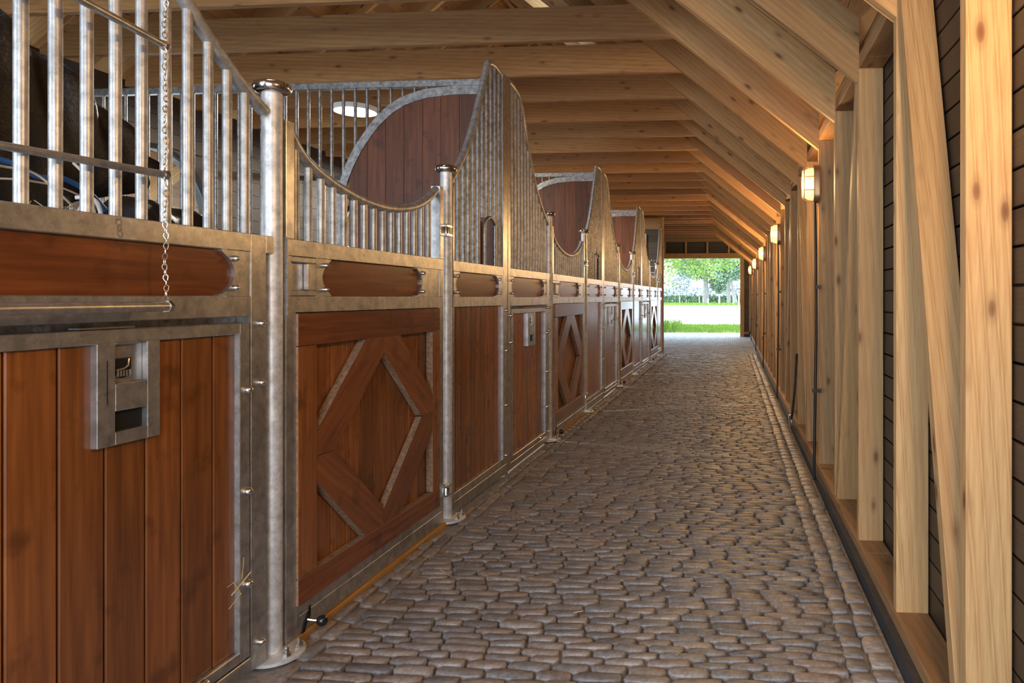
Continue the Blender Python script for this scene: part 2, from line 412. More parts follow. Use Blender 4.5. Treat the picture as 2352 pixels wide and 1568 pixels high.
blades(-9, 7, 24.9, 31.5, 26000, .13, .022)
blades(-9, -2.0, 24.6, 29, 2200, .5, .03)
me = bpy.data.meshes.new('grass'); me.from_pydata(gv, [], gf); me.materials.append(M_grass)
o = place('grass', me); o['kind'] = 'stuff'; tag(o, 'strip of bright green grass just outside the far doorway', 'grass')
gv = []; gf = []
blades(-30, 14, 112, 132, 12000, .35, .16)
me = bpy.data.meshes.new('grass'); me.from_pydata(gv, [], gf); me.materials.append(M_grass)
o = place('grass', me); o['kind'] = 'stuff'; tag(o, 'far strip of grass under the trees beyond the sandy field', 'grass')
for f in gr.verts: pass
gr.free()

# ---- right wall: siding, kerb, sill, studs, braces
wall_right = struct(obj('wall_right', B(XO + .03, XO + .10, Y0, YW + .05, -.05, 2.62), M_siding))
z = .0; i = 0
hb = .0985
while z < 2.5:
    ys = [Y0, rd.uniform(1, 6), rd.uniform(9, 14), rd.uniform(16, 19), YW]
    for a, c in zip(ys, ys[1:]):
        obj('siding_board', B(XO + .004, XO + .030, a + .001, c - .001, z + .0035, z + hb - .0035), M_siding, wall_right, bevel=.002)
    z += hb
obj('kerb', B(.566, XO, Y0, YW, -.03, .052), M_kerb, wall_right)
ys = [Y0, -.4, 3.2, 7.3, 11.4, 15.2, 19.0, YW]
for a, c in zip(ys, ys[1:]):
    obj('sill', B(.594, XO, a + .001, c - .001, .052, .10), M_sill, wall_right, bevel=.002)
    obj('top_plate', B(XS + .002, XO, a + .001, c - .001, 2.335, 2.40), M_sill, wall_right, bevel=.002)
ST = .757; SY0 = 1.845
stud_y = []
k = -6
while SY0 + ST * k < YW - .2:
    stud_y.append(SY0 + ST * k); k += 1
me_stud = finish(B(0, XO - XS, 0, .048, 0, 2.235), M_studz, 'stud', bevel=.0025)
for yv in stud_y: place('stud', me_stud, wall_right, (XS, yv, .10))
def brace(ya, yb):
    L = math.hypot(2.235, yb - ya); t = .026
    c = (Vector((0, yb - ya, 2.235))).normalized(); nrm = Vector((0, -c.z, c.y))
    bm = prismX([(-t, 0), (t, 0), (t, L), (-t, L)], .002, XO - XS - .002)
    o = place('brace', finish(bm, M_studz, 'brace', bevel=.002), wall_right, (XS, ya, .10), (-math.atan2(yb - ya, 2.235), 0, 0))
for q in range(-1, 4):
    s0 = SY0 + ST * 5 * q
    if s0 > Y0: brace(s0 + .09, s0 + ST - .03)
    brace(s0 + ST * 3 - .045, s0 + ST * 2 + .08)

# ---- ceiling: joists, rafters, boards, ridge, skylights
ceiling = struct(empty('ceiling', (0, 0, 0)))
jy = [yv for yv in stud_y if yv < YE + .5]; y = jy[-1] + .53
while y < YW - .25: jy.append(y); y += .53
xj1 = -.418 + .20
prof = [(XL, JZ), (xj1, JZ), (xj1, JZ + .10), (xj1 - .17, JZ + .242), (XL, JZ + .242)]
me_j = finish(prismY([(x - XL, z - JZ) for x, z in prof], 0, .05), M_joist, 'joist', bevel=.002)
LR = (XS - XR_) / math.cos(ang); dR = .235
# rafter outline, in XZ: vertical end cut at the wall, plumb cut at the ridge
rp_ = [(XS, ZF), (XS, ZF + dR / math.cos(ang)), (XR_, ZF + SL * (XS - XR_) + dR / math.cos(ang)), (XR_, ZF + SL * (XS - XR_))]
def rafter_mesh():
    bm = bmesh.new(); mt = Matrix.Rotation(ang, 4, 'Y')
    prismY(rp_, 0, .05, bm); bmesh.ops.translate(bm, verts=bm.verts[:], vec=(-XS, 0, -ZF)); bmesh.ops.transform(bm, matrix=mt.inverted(), verts=bm.verts[:])
    return finish(bm, M_rafter, 'rafter', bevel=.002)
me_r = rafter_mesh()
me_rl = me_r.copy()
me_rl.transform(Matrix.Rotation(ang, 4, 'Y')); me_rl.transform(Matrix.Scale(-1, 4, (1, 0, 0))); me_rl.flip_normals(); me_rl.transform(Matrix.Rotation(-ang, 4, 'Y').inverted())
for yv in jy:
    place('joist', me_j, ceiling, (XL, yv + .052, JZ))
    place('rafter', me_r, ceiling, (XS, yv, ZF), (0, ang, 0))
    place('rafter', me_rl, ceiling, (2 * XR_ - XS, yv, ZF), (0, -ang, 0))
obj('ridge_beam', B(XR_ - .03, XR_ + .03, Y0, YW, ZF + SL * (XS - XR_) - .02, ZF + SL * (XS - XR_) + .30), M_roofb, ceiling)
# roof boards laid along Y over the rafters
lam = [(7.0, 8.4), (1.6, 3.0)]  # the nearer one is an added, unseen skylight letting in extra daylight
bw = .142; LT = LR + .35; s = -.45; ridx = 0
def P3(side, s_, h):      # point on slope: s_ metres up from the wall foot, h above the rafter underside (perpendicular)
    x = XS - s_ * math.cos(ang) + h * math.sin(ang); z = ZF + s_ * math.sin(ang) + h * math.cos(ang)
    return (x if side > 0 else 2 * XR_ - x, z)
SK = (3.05, 3.85)        # skylight span up the slope
Rtop = LR + dR * math.tan(ang) - .02
while s < Rtop:
    e_ = min(s + bw, Rtop)
    for side in (1, -1):
        poly = [P3(side, s + .0, dR), P3(side, e_ - .004, dR), P3(side, e_ - .001, dR + .004), P3(side, e_, dR + .02), P3(side, s, dR + .02), P3(side, s, dR + .003)]
        segs = [(Y0, YW + .1)]
        if side > 0 and s + bw > SK[0] and s < SK[1]:
            segs = []; cur = Y0
            for a, c in sorted(lam): segs.append((cur, a)); cur = c
            segs.append((cur, YW + .1))
        for a, c in segs:
            xs = [a] + [t_ for t_ in (3.1 + .6 * (ridx % 3), 10.2 - .5 * (ridx % 4), 17) if a + .5 < t_ < c - .5] + [c]
            for a2, c2 in zip(xs, xs[1:]): obj('roof_board', prismY(poly, a2, c2), M_roofb, ceiling)
    s += bw; ridx += 1
bm = bmesh.new()
for side in (1, -1):
    sk = [(-.45, Rtop, Y0, YW + .1)]
    if side > 0:
        sk = [(-.45, SK[0] - .02, Y0, YW + .1), (SK[1] + .12, Rtop, Y0, YW + .1)]; cur = Y0
        for a, c in sorted(lam): sk.append((SK[0] - .02, SK[1] + .12, cur, a)); cur = c
        sk.append((SK[0] - .02, SK[1] + .12, cur, YW + .1))
    for a, c, y0_, y1_ in sk:
        prismY([P3(side, a, dR + .021), P3(side, c, dR + .021), P3(side, c, dR + .08), P3(side, a, dR + .08)], y0_, y1_, bm)
obj('roof_covering', bm, M_kerb, ceiling)
for i, (a, c) in enumerate(lam):
    w_ = bmesh.new()
    s0, s1 = SK[0] - .02, SK[1] + .12
    for (q0, q1, u0, u1) in ((s0, s0 + .05, a, c), (s1 - .05, s1, a, c), (s0, s1, a, a + .05), (s0, s1, c - .05, c)):
        prismY([P3(1, q0, dR + .0), P3(1, q1, dR + .0), P3(1, q1, dR + .14), P3(1, q0, dR + .14)], u0, u1, w_)
    sw = struct(obj('window_%d' % (i + 1), w_, M_white))
    obj('pane', prismY([P3(1, s0, dR + .12), P3(1, s1, dR + .12), P3(1, s1, dR + .128), P3(1, s0, dR + .128)], a, c), M_pane, sw)

# ---- left wall with arched half-door openings, one per stall
bm = bmesh.new(); ZT = 3.16
def arch(yc, r_=.62, z0=2.0, n_=14): return [(yc + r_ * math.cos(math.pi * j / n_), z0 + r_ * math.sin(math.pi * j / n_)) for j in range(n_ + 1)]
cur = Y0
doors = [2.315 + P * q for q in range(-1, 4)]
for yc in doors:
    prismX([(cur, 0), (yc - .62, 0), (yc - .62, ZT), (cur, ZT)], XL - .06, XL, bm)
    A = arch(yc)
    prismX([(yc + .62, ZT)] + A + [(yc - .62, ZT)], XL - .06, XL, bm)
    cur = yc + .62
prismX([(cur, 0), (YW, 0), (YW, ZT), (cur, ZT)], XL - .06, XL, bm)
wall_left = struct(obj('wall_left', bm, M_siding))
z = 0.0
cuts = [(yc - .66, yc + .66) for yc in doors]
while z < 3.0:
    cur = Y0
    for a, c in (cuts if z < 2.66 else []) + [(YW, YW)]:
        if c > a or a == YW: obj('siding_board', B(XL, XL + .018, cur, a, z + .002, z + .138), M_siding, wall_left)
        cur = c
    z += .14
for i, yc in enumerate(doors):
    fr = [(XL + .02, yc - .64, 0)] + [(XL + .02, yc - .64 * math.cos(math.pi * j / 14), 2.0 + .64 * math.sin(math.pi * j / 14)) for j in range(15)] + [(XL + .02, yc + .64, 0)]
    d = struct(obj('door_%d' % (i + 1), B(XL - .05, XL - .01, yc - .60, yc + .60, .03, 1.30), M_siding))
    obj('door_frame', tube(fr, .03, 8), M_black, d, smooth=40)
# outer posts and a gable at the far end
end = struct(empty('wall_back', (0, YW, 0)))
def E(name, x0, x1, y0, y1, z0, z1, mat): return obj(name, B(x0, x1, y0, y1, z0, z1), mat, end, bevel=.003, org=(0, YW, 0))
E('post', .274, .40, YW, YW + .12, 0, 2.62, M_studz)
E('stud', .555, .60, YW, YW + .10, .10, 2.35, M_studz)
E('bottom_rail', .40, .60, YW, YW + .10, .10, .16, M_studx)
E('kerb', .40, .60, YW - .01, YW + .12, 0, .10, M_kerb)
E('header', XL, .46, YW - .002, YW + .12, 2.49, 2.655, M_studx)
E('top_plate', XL, .2, YW - .002, YW + .12, 3.02, 3.13, M_studx)
for x in [-.08 - .68 * q for q in range(8)]: E('stud', x - .03, x + .025, YW, YW + .10, 2.655, 3.02, M_studz)
E('post', -3.32, -3.2, YW, YW + .12, 0, 2.49, M_studz)
z = .10
while z < 2.55:
    E('siding_board', .39, XO + .04, YW + .105, YW + .125, z, z + .1298, M_sidex); E('siding_board', XL, -3.26, YW + .105, YW + .125, z, z + .1298, M_sidex); z += .13
z = 2.60
while z < 5.4:
    x1 = min(XS, XS - (z - ZF - .25) / SL); x0 = max(XL, 2 * XR_ - x1)
    if x1 > x0: E('siding_board', x0, x1, YW + .125, YW + .145, z, z + .1298, M_sidex)
    z += .13
# stall block end wall at YE
sw = struct(empty('wall_inner', (0, YE, 0)))
def I(name, x0, x1, y0, y1, z0, z1, mat): return obj(name, B(x0, x1, y0, y1, z0, z1), mat, sw, bevel=.003, org=(0, YE, 0))
I('post', -1.60, -1.545, YE, YE + .12, 0, 3.085, M_studz)
I('header', XL, -1.60, YE - .03, YE + .10, 2.82, 3.06, M_studx)
z = 0
while z < 2.8:
    I('siding_board', XL, -1.60, YE + .03, YE + .055, z, z + .138, M_sidex); z += .14
dr = struct(obj('door_8', B(-2.32, -2.00, YE - .01, YE + .03, 1.5, 2.62), M_part))
bm = B(-2.00, -1.94, YE - .02, YE + .03, 1.46, 2.70); B(-2.38, -2.32, YE - .02, YE + .03, 1.46, 2.70, bm); B(-2.32, -2.0, YE - .02, YE + .03, 2.62, 2.70, bm)
obj('door_frame', bm, M_white, dr)

# ================================================================ STALL FRONTS
Z_T, Z_t, Z_b, Z_B = 1.46, 1.40, 1.255, 1.195      # mid band: top rail and bottom rail
def post(name, y, h, label, group):
    t = tag(empty(name, (XP, y, 0)), label, 'post', group); o_ = (XP, y, 0)
    r = .033
    obj('pipe', lathe([(r, .0), (r, h - .02)], o_, 24), M_post, t, 40, org=o_)
    obj('cap', lathe([(r + .001, h - .035), (.046, h - .034), (.058, h - .026), (.062, h - .012), (.058, h), (.048, h + .006), (.036, h + .004), (0, h + .003)], o_, 28), M_chrome, t, 50, org=o_)
    bm = lathe([(.098, .004), (.098, .014), (.094, .017), (r, .017)], (XP + .01, y, 0), 26)
    obj('base_plate', bm, M_post, t, 40, org=o_)
    for dx, dy in ((.078, .035), (.078, -.035)):
        bm = lathe([(.013, .017), (.013, .030), (.007, .031), (.007, .046), (.005, .050), (0, .051)], (XP + dx, y + dy, 0), 6)
        obj('bolt', bm, M_bolt, t, org=o_)
    return t
def band(t, o_, y0, y1, w0, w1, lock=False):
    """board between the two rails, held by end plates with a concave edge and four bolts"""
    obj('band_board', B(XB + .01, XF - .016, y0, y1, Z_b - .01, Z_t + .01), M_railw, t, org=o_)
    hz = (Z_t - Z_b) / 2; zc = (Z_t + Z_b) / 2
    for s, wy, edge in ((1, w0, y0), (-1, w1, y1)):
        arc = [(wy + s * (.058 * (abs(q) ** 2)), zc + q * hz * .93) for q in [-1 + j / 6 for j in range(13)]]
        poly = [(edge, Z_b), (arc[0][0], Z_b)] + arc + [(arc[-1][0], Z_t), (edge, Z_t)]
        p = obj('band_plate', prismX(poly, XF - .016, XF - .004), M_galv, t, org=o_)
        for zz in (Z_b + .026, Z_t - .026):
            obj('bolt', dome(wy - s * .008 + s * .016, zz, XF - .004, .0075), M_bolt, p, 40, org=o_)
def bars(t, o_, ys, z0, top, mat=M_galvp, r=.0142, cut=None):
    for y in ys:
        zt = top(y)
        if zt - z0 < .05: continue
        zz = z0
        if cut and cut[0] < y < cut[1]: zz = cut[2]
        obj('bar', lathe([(r, zz), (r, zt)], (XP, y, 0), 12), mat, t, 40, org=o_)
def curve_fn(pts):
    ys = [p.y for p in pts]; zs = [p.z for p in pts]
    return lambda y: float(np.interp(y, ys, zs))
def planks(t, o_, y0, y1, z0, z1, w, x0, x1, mat, name='plank', ph=0):
    y = y0 - ph
    while y < y1 - .004:
        a, c = max(y, y0), min(y + w, y1)
        if c - a > .008: obj(name, B(x0, x1, a + .0026, c - .0026, z0, z1), mat, t, bevel=.003, org=o_)
        y += w

# ---- hinged stall door
def make_door():
    y0, y1 = 2.345, 3.765; o_ = (XP, 3.71, 0); t = empty('stall_door', o_)
    bm = B(XB, XF, y0, 2.402, .02, Z_B); B(XB, XF, 3.632, 3.70, .02, Z_B, bm); B(XB, XF, 2.402, 3.632, .02, .126, bm)
    B(XB, XF, y0, 3.70, Z_t, Z_T, bm); B(XB, XF, y0, 3.70, Z_B, Z_b, bm)
    B(XB, XF, y0, 2.375, Z_b, Z_t, bm); B(XB, XF, 3.655, 3.70, Z_b, Z_t, bm)
    B(XB, XF + .001, y0, 2.392, Z_T, 1.88, bm); B(XB, XF + .001, 3.655, 3.70, Z_T, 1.855, bm)
    B(XF, XF + .003, 2.42, 3.67, .084, .088, bm)
    obj('frame', bm, M_galv, t, bevel=.0025, org=o_)
    # lock box with recess
    lb = obj('lock_box', B(XB + .01, XF - .022, 2.375, 2.53, Z_b, Z_t), M_galv, t, org=o_)
    bm = B(XF - .022, XF - .003, 2.375, 2.53, Z_t - .022, Z_t); B(XF - .022, XF - .003, 2.375, 2.53, Z_b, Z_b + .022, bm)
    B(XF - .022, XF - .003, 2.478, 2.53, Z_b + .022, Z_t - .022, bm); B(XF - .022, XF - .003, 2.375, 2.386, Z_b + .022, Z_t - .022, bm)
    obj('lock_surround', bm, M_galv, lb, bevel=.003, org=o_)
    zc = (Z_b + Z_t) / 2
    obj('catch_slot_shade', prismX([(2.392 + .017 * math.cos(a), zc + .04 * math.sin(a)) for a in [2 * math.pi * j / 18 for j in range(18)]], XF - .024, XF - .0205), M_slotshade, lb, org=o_)
    bm = bmesh.new()
    for j in range(7): tube([(XF - .020, 2.391 + .004 * math.cos(q), zc - .03 + j * .010 + .003 * math.sin(q)) for q in [2 * math.pi * i_ / 8 for i_ in range(8)]], .0022, 5, bm, True)
    obj('catch_spring', bm, M_bolt, lb, 40, org=o_)
    band(t, o_, 2.53, 3.655, 2.573, 3.447)
    # arch rail and bars
    pts = catmull([(XP, y_, z_) for y_, z_ in ((2.385, 1.862), (2.456, 1.793), (2.551, 1.744), (2.73, 1.697), (2.95, 1.668), (3.17, 1.670), (3.397, 1.710), (3.56, 1.775), (3.66, 1.835))])
    obj('arch_rail', tube(pts, .021, 14), M_galvp, t, 60, org=o_)
    f = curve_fn(pts); bars(t, o_, [2.438 + .0804 * k for k in range(15)], Z_T - .005, f)
    # woodwork
    X2 = XF + .010; xw = XF - .030
    def edged(me):        # sawn, weathered narrow faces
        me.materials.append(M_edge)
        for p in me.polygons:
            if abs(p.normal.x) < .3: p.material_index = 1
    def wd(name, bm, mat):
        o = obj(name, bm, mat, t, bevel=.002, org=o_); edged(o.data); return o
    wd('top_board', B(xw, X2, 2.402, 3.632, 1.073, 1.192), M_railw)
    wd('bottom_board', B(xw, X2, 2.402, 3.632, .128, .224), M_railw)
    wd('side_board', B(xw, X2 - .001, 2.402, 2.516, .226, 1.071), M_plank)
    wd('side_board', B(xw, X2 - .001, 3.545, 3.632, .226, 1.071), M_plank)
    zm = .648; yl, yr, ym = 2.518, 3.543, 3.03
    q = [(yl, zm + .003), (yl + .125, zm + .003), (ym - .003, 1.0), (ym - .003, 1.071), (ym - .155, 1.071), (yl, zm + .095)]
    for my in (0, 1):
        for mz in (0, 1):
            pl = [((2 * ym - a) if my else a, (2 * zm - c) if mz else c) for a, c in q]
            if my: pl = [(min(a, yr), c) for a, c in pl]
            a_ = math.atan2(.35, .47) * (1 if my == mz else -1)
            bm = prismX(pl, xw + .002, X2 - .003); bmesh.ops.translate(bm, verts=bm.verts[:], vec=-Vector(o_))
            bmesh.ops.transform(bm, matrix=Matrix.Rotation(-a_, 4, 'X'), verts=bm.verts[:])
            edged(place('diamond_board', finish(bm, M_diam, 'diamond_board', bevel=.002), t, (0, 0, 0), (a_, 0, 0)).data)
    obj('added_light_stop', B(XB, XB + .003, 2.402, 3.632, .126, 1.195), M_galvd, t, org=o_)  # added sheet stopping light through the plank gaps
    planks(t, o_, 2.50, 3.56, .21, 1.09, .112, XB + .004, XF - .031, M_plank, ph=.05)
    for zz in (1.62, .189):
        h = obj('hinge', B(XP - .005, XF + .024, 3.690, 3.765, zz - .030, zz - .020), M_bolt, t, org=o_)
        obj('hinge_plate', B(XP - .005, XF + .024, 3.690, 3.765, zz + .018, zz + .028), M_bolt, h, org=o_)
        obj('hinge_pin', lathe([(.017, -.030), (.017, .028), (.012, .034), (0, .036)], (XF + .006, 3.722, zz), 12), M_bolt, h, 40, org=o_)
    # floor bolt with black ball
    fb = obj('floor_bolt', tube([(XF - .02, 2.46, .06), (XF + .018, 2.475, .048), (XF + .034, 2.482, .044)], .0055, 8), M_bolt, t, 40, org=o_)
    obj('ball_knob', lathe([(.0, -.021)] + [(.021 * math.cos(a), .021 * math.sin(a)) for a in [-1.2 + .3 * j for j in range(9)]] + [(0, .021)], (XF + .047, 2.487, .042), 18), M_knob, fb, 60, org=o_)
    obj('bolt_slot_shade', prismX([(2.432, .012), (2.446, .052), (2.455, .058), (2.478, .098), (2.486, .1), (2.486, .062), (2.466, .045), (2.446, .012)], XF, XF + .0035), M_slotshade, fb, org=o_)
    obj('edge_strip', B(XB - .004, XF + .006, 2.343, 2.349, Z_B - .01, Z_T + .005), M_galvp, t, org=o_)
    return t
# ---- fixed front with tall swept grille between the slim post and the stall corner
def make_fixed():
    y0, y1 = 3.835, 4.765; o_ = (XP, 4.3, 0); t = empty('fixed_front', o_)
    bm = B(XB, XF, 4.70, y1, .02, 2.80); B(XB, XF, y0, 4.70, Z_t, Z_T, bm); B(XB, XF, y0, 4.70, Z_B, Z_b, bm)
    B(XB, XF, y0, 4.70, .02, .134, bm); B(XF, XF + .003, y0, y1, .082, .087, bm); B(XB, XF, y0 - .002, 3.85, .134, Z_B, bm); B(XB, XF, y0 - .002, 3.85, Z_T, 1.88, bm)
    obj('frame', bm, M_galv, t, bevel=.0025, org=o_)
    obj('edge_strip', B(XF - .03, XF + .004, 4.690, 4.701, .134, 1.19), M_galvp, t, org=o_)
    band(t, o_, 3.85, 4.70, 3.885, 4.63)
    pts = catmull([(XP, y_, z_) for y_, z_ in ((3.838, 1.905), (3.95, 2.01), (4.10, 2.165), (4.24, 2.375), (4.35, 2.58), (4.43, 2.73), (4.475, 2.795), (4.56, 2.815), (4.65, 2.808), (4.715, 2.80))], 5)
    obj('swept_rail', tube(pts, .021, 14), M_galvp, t, 60, org=o_)
    f = curve_fn(pts)
    bars(t, o_, [3.888 + .0804 * k for k in range(11)], Z_T - .005, f, M_galvd, .0145, (4.37, 4.56, 1.765))
    nb = catmull([(XF - .01, 4.37, 1.46), (XF - .01, 4.37, 1.70), (XF - .01, 4.39, 1.75), (XF - .01, 4.465, 1.775), (XF - .01, 4.54, 1.75), (XF - .01, 4.56, 1.70), (XF - .01, 4.56, 1.46)], 4)
    obj('feed_opening', tube(nb, .011, 8), M_galvd, t, 60, org=o_)
    obj('chute_board', B(XP - .10, XP - .07, 4.36, 4.57, 1.47, 1.76), M_part, t, org=o_)
    obj('added_light_stop', B(XB, XB + .003, 3.85, 4.70, .134, 1.195), M_galvd, t, org=o_)  # added behind the planks so no light shows between them
    planks(t, o_, 3.85, 4.70, .134, 1.195, .081, XB + .006, XF - .014, M_plank, ph=.03)
    for zz in (1.16, .88, .50, .15): obj('bolt', dome(4.745, zz, XF, .0085), M_bolt, t, 40, org=o_)
    return t
# ---- feeding front with a low hatch beside the thick post
def make_feed():
    y0, y1 = 4.81 - P, 2.276; o_ = (XP, 1.7, 0); t = empty('feeding_front', o_)
    bm = B(XB, XF, y0, y0 + .055, .02, 2.80); B(XB, XF, 2.165, 2.24, .02, Z_T, bm)
    B(XB, XF, y0 + .055, 2.165, Z_t, Z_T, bm); B(XB, XF, y0 + .055, 2.165, 1.188, Z_b, bm); B(XB, XF, y0 + .055, 2.165, .02, .068, bm)
    B(XB, XF, 2.24, y1, Z_t, Z_T, bm)
    obj('frame', bm, M_galv, t, bevel=.0025, org=o_)
    band(t, o_, y0 + .055, 2.165, y0 + .09, 2.095)
    pts = catmull([(XP, y_, z_) for y_, z_ in ((1.155, 2.80), (1.30, 2.795), (1.45, 2.755), (1.56, 2.64), (1.64, 2.49), (1.809, 2.242), (1.928, 2.115), (2.05, 2.015), (2.167, 1.94), (2.262, 1.89))], 5)
    obj('swept_rail', tube(pts, .021, 14), M_galvp, t, 60, org=o_)
    bars(t, o_, [2.171 - .0807 * k for k in range(13)], Z_T - .005, curve_fn(pts), M_galvp)
    for zz in (1.164, .966, .10): obj('bolt', dome(2.205, zz, XF, .009), M_bolt, t, 40, org=o_)
    for zz in (1.12, .93): obj('bolt', dome(y0 + .04, zz, XF, .009), M_bolt, t, 40, org=o_)
    # hatch
    ya, yb = y0 + .062, 2.158; za, zb = .075, 1.168
    bm = B(XB + .012, XF + .002, ya, ya + .045, za, zb); B(XB + .012, XF + .002, yb - .047, yb, za, zb, bm)
    B(XB + .012, XF + .002, ya + .045, yb - .047, zb - .036, zb, bm); B(XB + .012, XF + .002, ya + .045, yb - .047, za, za + .036, bm)
    h = obj('hatch', bm, M_galv, t, bevel=.003, org=o_)
    obj('added_light_stop', B(XB - .002, XB + .001, ya - .007, yb + .007, .068, 1.188), M_galvd, h, org=o_)  # added sheet keeping stall light out of the gap around the hatch
    planks(h, o_, ya + .045, yb - .047, za + .036, zb - .036, .1235, XB + .016, XF - .014, M_plank, ph=.083)
    obj('edge_strip', B(XF - .014, XF + .004, yb - .052, yb - .0465, za + .03, zb - .034), M_galvp, h, org=o_)
    for zz in (.95, .62, .32): obj('rivet', dome(yb - .018, zz, XF + .002, .011), M_bolt, h, 40, org=o_)
    obj('rivet', dome(1.95, za + .02, XF + .002, .013), M_bolt, h, 40, org=o_)
    # latch plate with finger slot and catch window
    L0, L1 = 1.603, 1.795; q0, q1 = .872, 1.134; xs0, xs1 = XF - .016, XF + .004
    bm = B(xs0, xs1, L0, 1.655, q0, q1); B(xs0, xs1, 1.753, L1, q0, q1, bm)
    B(xs0, xs1, 1.655, 1.753, .958, 1.028, bm); B(xs0, xs1, 1.655, 1.753, q0, .905, bm); B(xs0, xs1, 1.655, 1.753, 1.129, q1, bm)
    B(xs0, xs0 + .004, 1.655, 1.753, 1.028, 1.129, bm)
    lp = obj('latch_plate', bm, M_galv, h, bevel=.0015, org=o_)
    bm = B(xs0 + .001, xs0 + .0035, 1.655, 1.753, .905, .958)
    U = [(1.664, 1.092)] + [(1.690 + .026 * math.cos(a), 1.066 + .026 * math.sin(a)) for a in [math.pi + math.pi * j / 10 for j in range(11)]] + [(1.716, 1.092)]
    prismX(U, xs0 + .004, xs0 + .0065, bm)
    B(xs1, xs1 + .001, 1.630, 1.632, .98, 1.09, bm)
    obj('latch_slot_shade', bm, M_slotshade, h, org=o_)
    bm = bmesh.new()
    for j in range(5): lathe([(.0035, 0), (.0035, .016)], (xs0 + .009, 1.673 + .0085 * j, 1.045), 6, bm)
    tube([(xs0 + .008, 1.668, 1.062), (xs0 + .011, 1.69, 1.066), (xs0 + .009, 1.703, 1.073), (xs0 + .008, 1.707, 1.09)], .0028, 6, bm)
    obj('catch_spring', bm, M_bolt, h, 40, org=o_)
    # latch tongue above the hatch
    obj('latch_tongue', B(XF - .03, XF - .001, 1.56, 1.72, 1.171, 1.175), M_bolt, h, org=o_)
    return t
# ---- partition between stalls
def make_part():
    Yp = 4.787; o_ = (-3.4, Yp, 0); t = empty('stall_partition', o_); d = .022
    def X(name, bm, mat, par=t, **k): return obj(name, bm, mat, par, org=o_, **k)
    X('corner_post', B(-1.625, -1.575, 4.766, 4.809, 0, 2.81), M_galv, bevel=.003)
    X('top_rail', B(XL + .02, -1.63, Yp - d, Yp + d, 2.742, 2.79), M_galvd, bevel=.003)
    inner = [(-1.63, 2.68), (-1.95, 2.682), (-2.15, 2.664), (-2.30, 2.62), (-2.40, 2.563), (-2.49, 2.485), (-2.56, 2.40), (-2.63, 2.30), (-2.69, 2.19), (-2.735, 2.08), (-2.765, 1.95), (-2.775, 1.80), (-2.775, 1.52)]
    outer = [(-1.63, 2.742), (-1.97, 2.742), (-2.17, 2.724), (-2.33, 2.678), (-2.44, 2.612), (-2.535, 2.525), (-2.61, 2.43), (-2.685, 2.325), (-2.745, 2.21), (-2.79, 2.09), (-2.825, 1.955), (-2.835, 1.80), (-2.835, 1.52)]
    X('arch_band', prismY(inner + outer[::-1], Yp - d, Yp + d), M_galvd)
    ix = [p[0] for p in inner][::-1]; iz = [p[1] for p in inner][::-1]
    x = -1.64
    while x > XL + .05:
        a = max(x - .136, XL + .03)
        if a > -2.77:
            pl = [(x - .0035, 0.02), (x - .0035, float(np.interp(x, ix, iz)) + .012)] + [(q, float(np.interp(q, ix, iz)) + .012) for q in (x - .045, x - .09)] + [(a + .0035, float(np.interp(a, ix, iz)) + .012), (a + .0035, .02)]
        else: pl = [(x - .0035, .02), (x - .0035, 1.46), (a + .0035, 1.46), (a + .0035, .02)]
        X('plank', prismY(pl, Yp - .013, Yp + .013), M_part, bevel=.002)
        x -= .136
    X('middle_rail', B(XL + .02, -2.775, Yp - d, Yp + d, 1.46, 1.52), M_galvd, bevel=.003)
    x = -1.98 - .0885
    while x > XL + .1:
        zb_ = 1.52
        if x > -2.83: zb_ = float(np.interp(x, [p[0] for p in outer][::-1], [p[1] for p in outer][::-1])) - .01
        X('bar', lathe([(.0115, zb_), (.0115, 2.745)], (x, Yp, 0), 10), M_galvd, smooth=40)
        x -= .0885
    return t
ORD = ['nearest', 'second', 'third', 'farthest']
protos = [make_door(), make_fixed(), make_feed()]
lab = [('stall_door', 'door', ['{0} stall door, whole dark red diamond panel in view beside the thick post', '{0} stall door with diamond panel, partly foreshortened past the first tall grille', '{0} stall door with narrow pale-lit diamond, beyond the second tall grille', '{0} stall door, narrowest diamond, by the far doorway'], 'stall doors with diamond boards'),
       ('fixed_front', 'stall front', ['{0} fixed front with tall swept grille right of the first slim post', '{0} fixed front, tall swept grille between second diamond door and second hatch', '{0} fixed front, tall swept grille behind the third diamond door', '{0} fixed front, last narrow grille against the end wall'], 'tall swept fixed fronts'),
       ('feeding_front', 'stall front', ['{0} feeding front cut by left image edge, large plank hatch with latch plate', '{0} feeding front with plank hatch left of the second thick post', '{0} feeding front with plank hatch left of the third thick post', '{0} feeding front with plank hatch left of the last thick post'], 'feeding fronts with hatches')]
for pr, (nm, cat, labels, grp) in zip(protos, lab):
    for k in range(4):
        t = pr if k == 0 else dup(pr)
        t.location.y = pr.location.y + (P * k if k else 0)
        tag(t, labels[k].format(ORD[k]), cat, grp)
pp = make_part()
for k in range(3):
    t = pp if k == 0 else dup(pp)
    t.location.y = pp.location.y + P * k
    tag(t, ['nearest stall partition, red planks under an arched steel band with open bars beside it', 'second stall partition, pale steel rail over brown planks', 'third stall partition, mostly hidden brown planks under a short pale rail'][k], 'partition', 'partitions between the stalls')
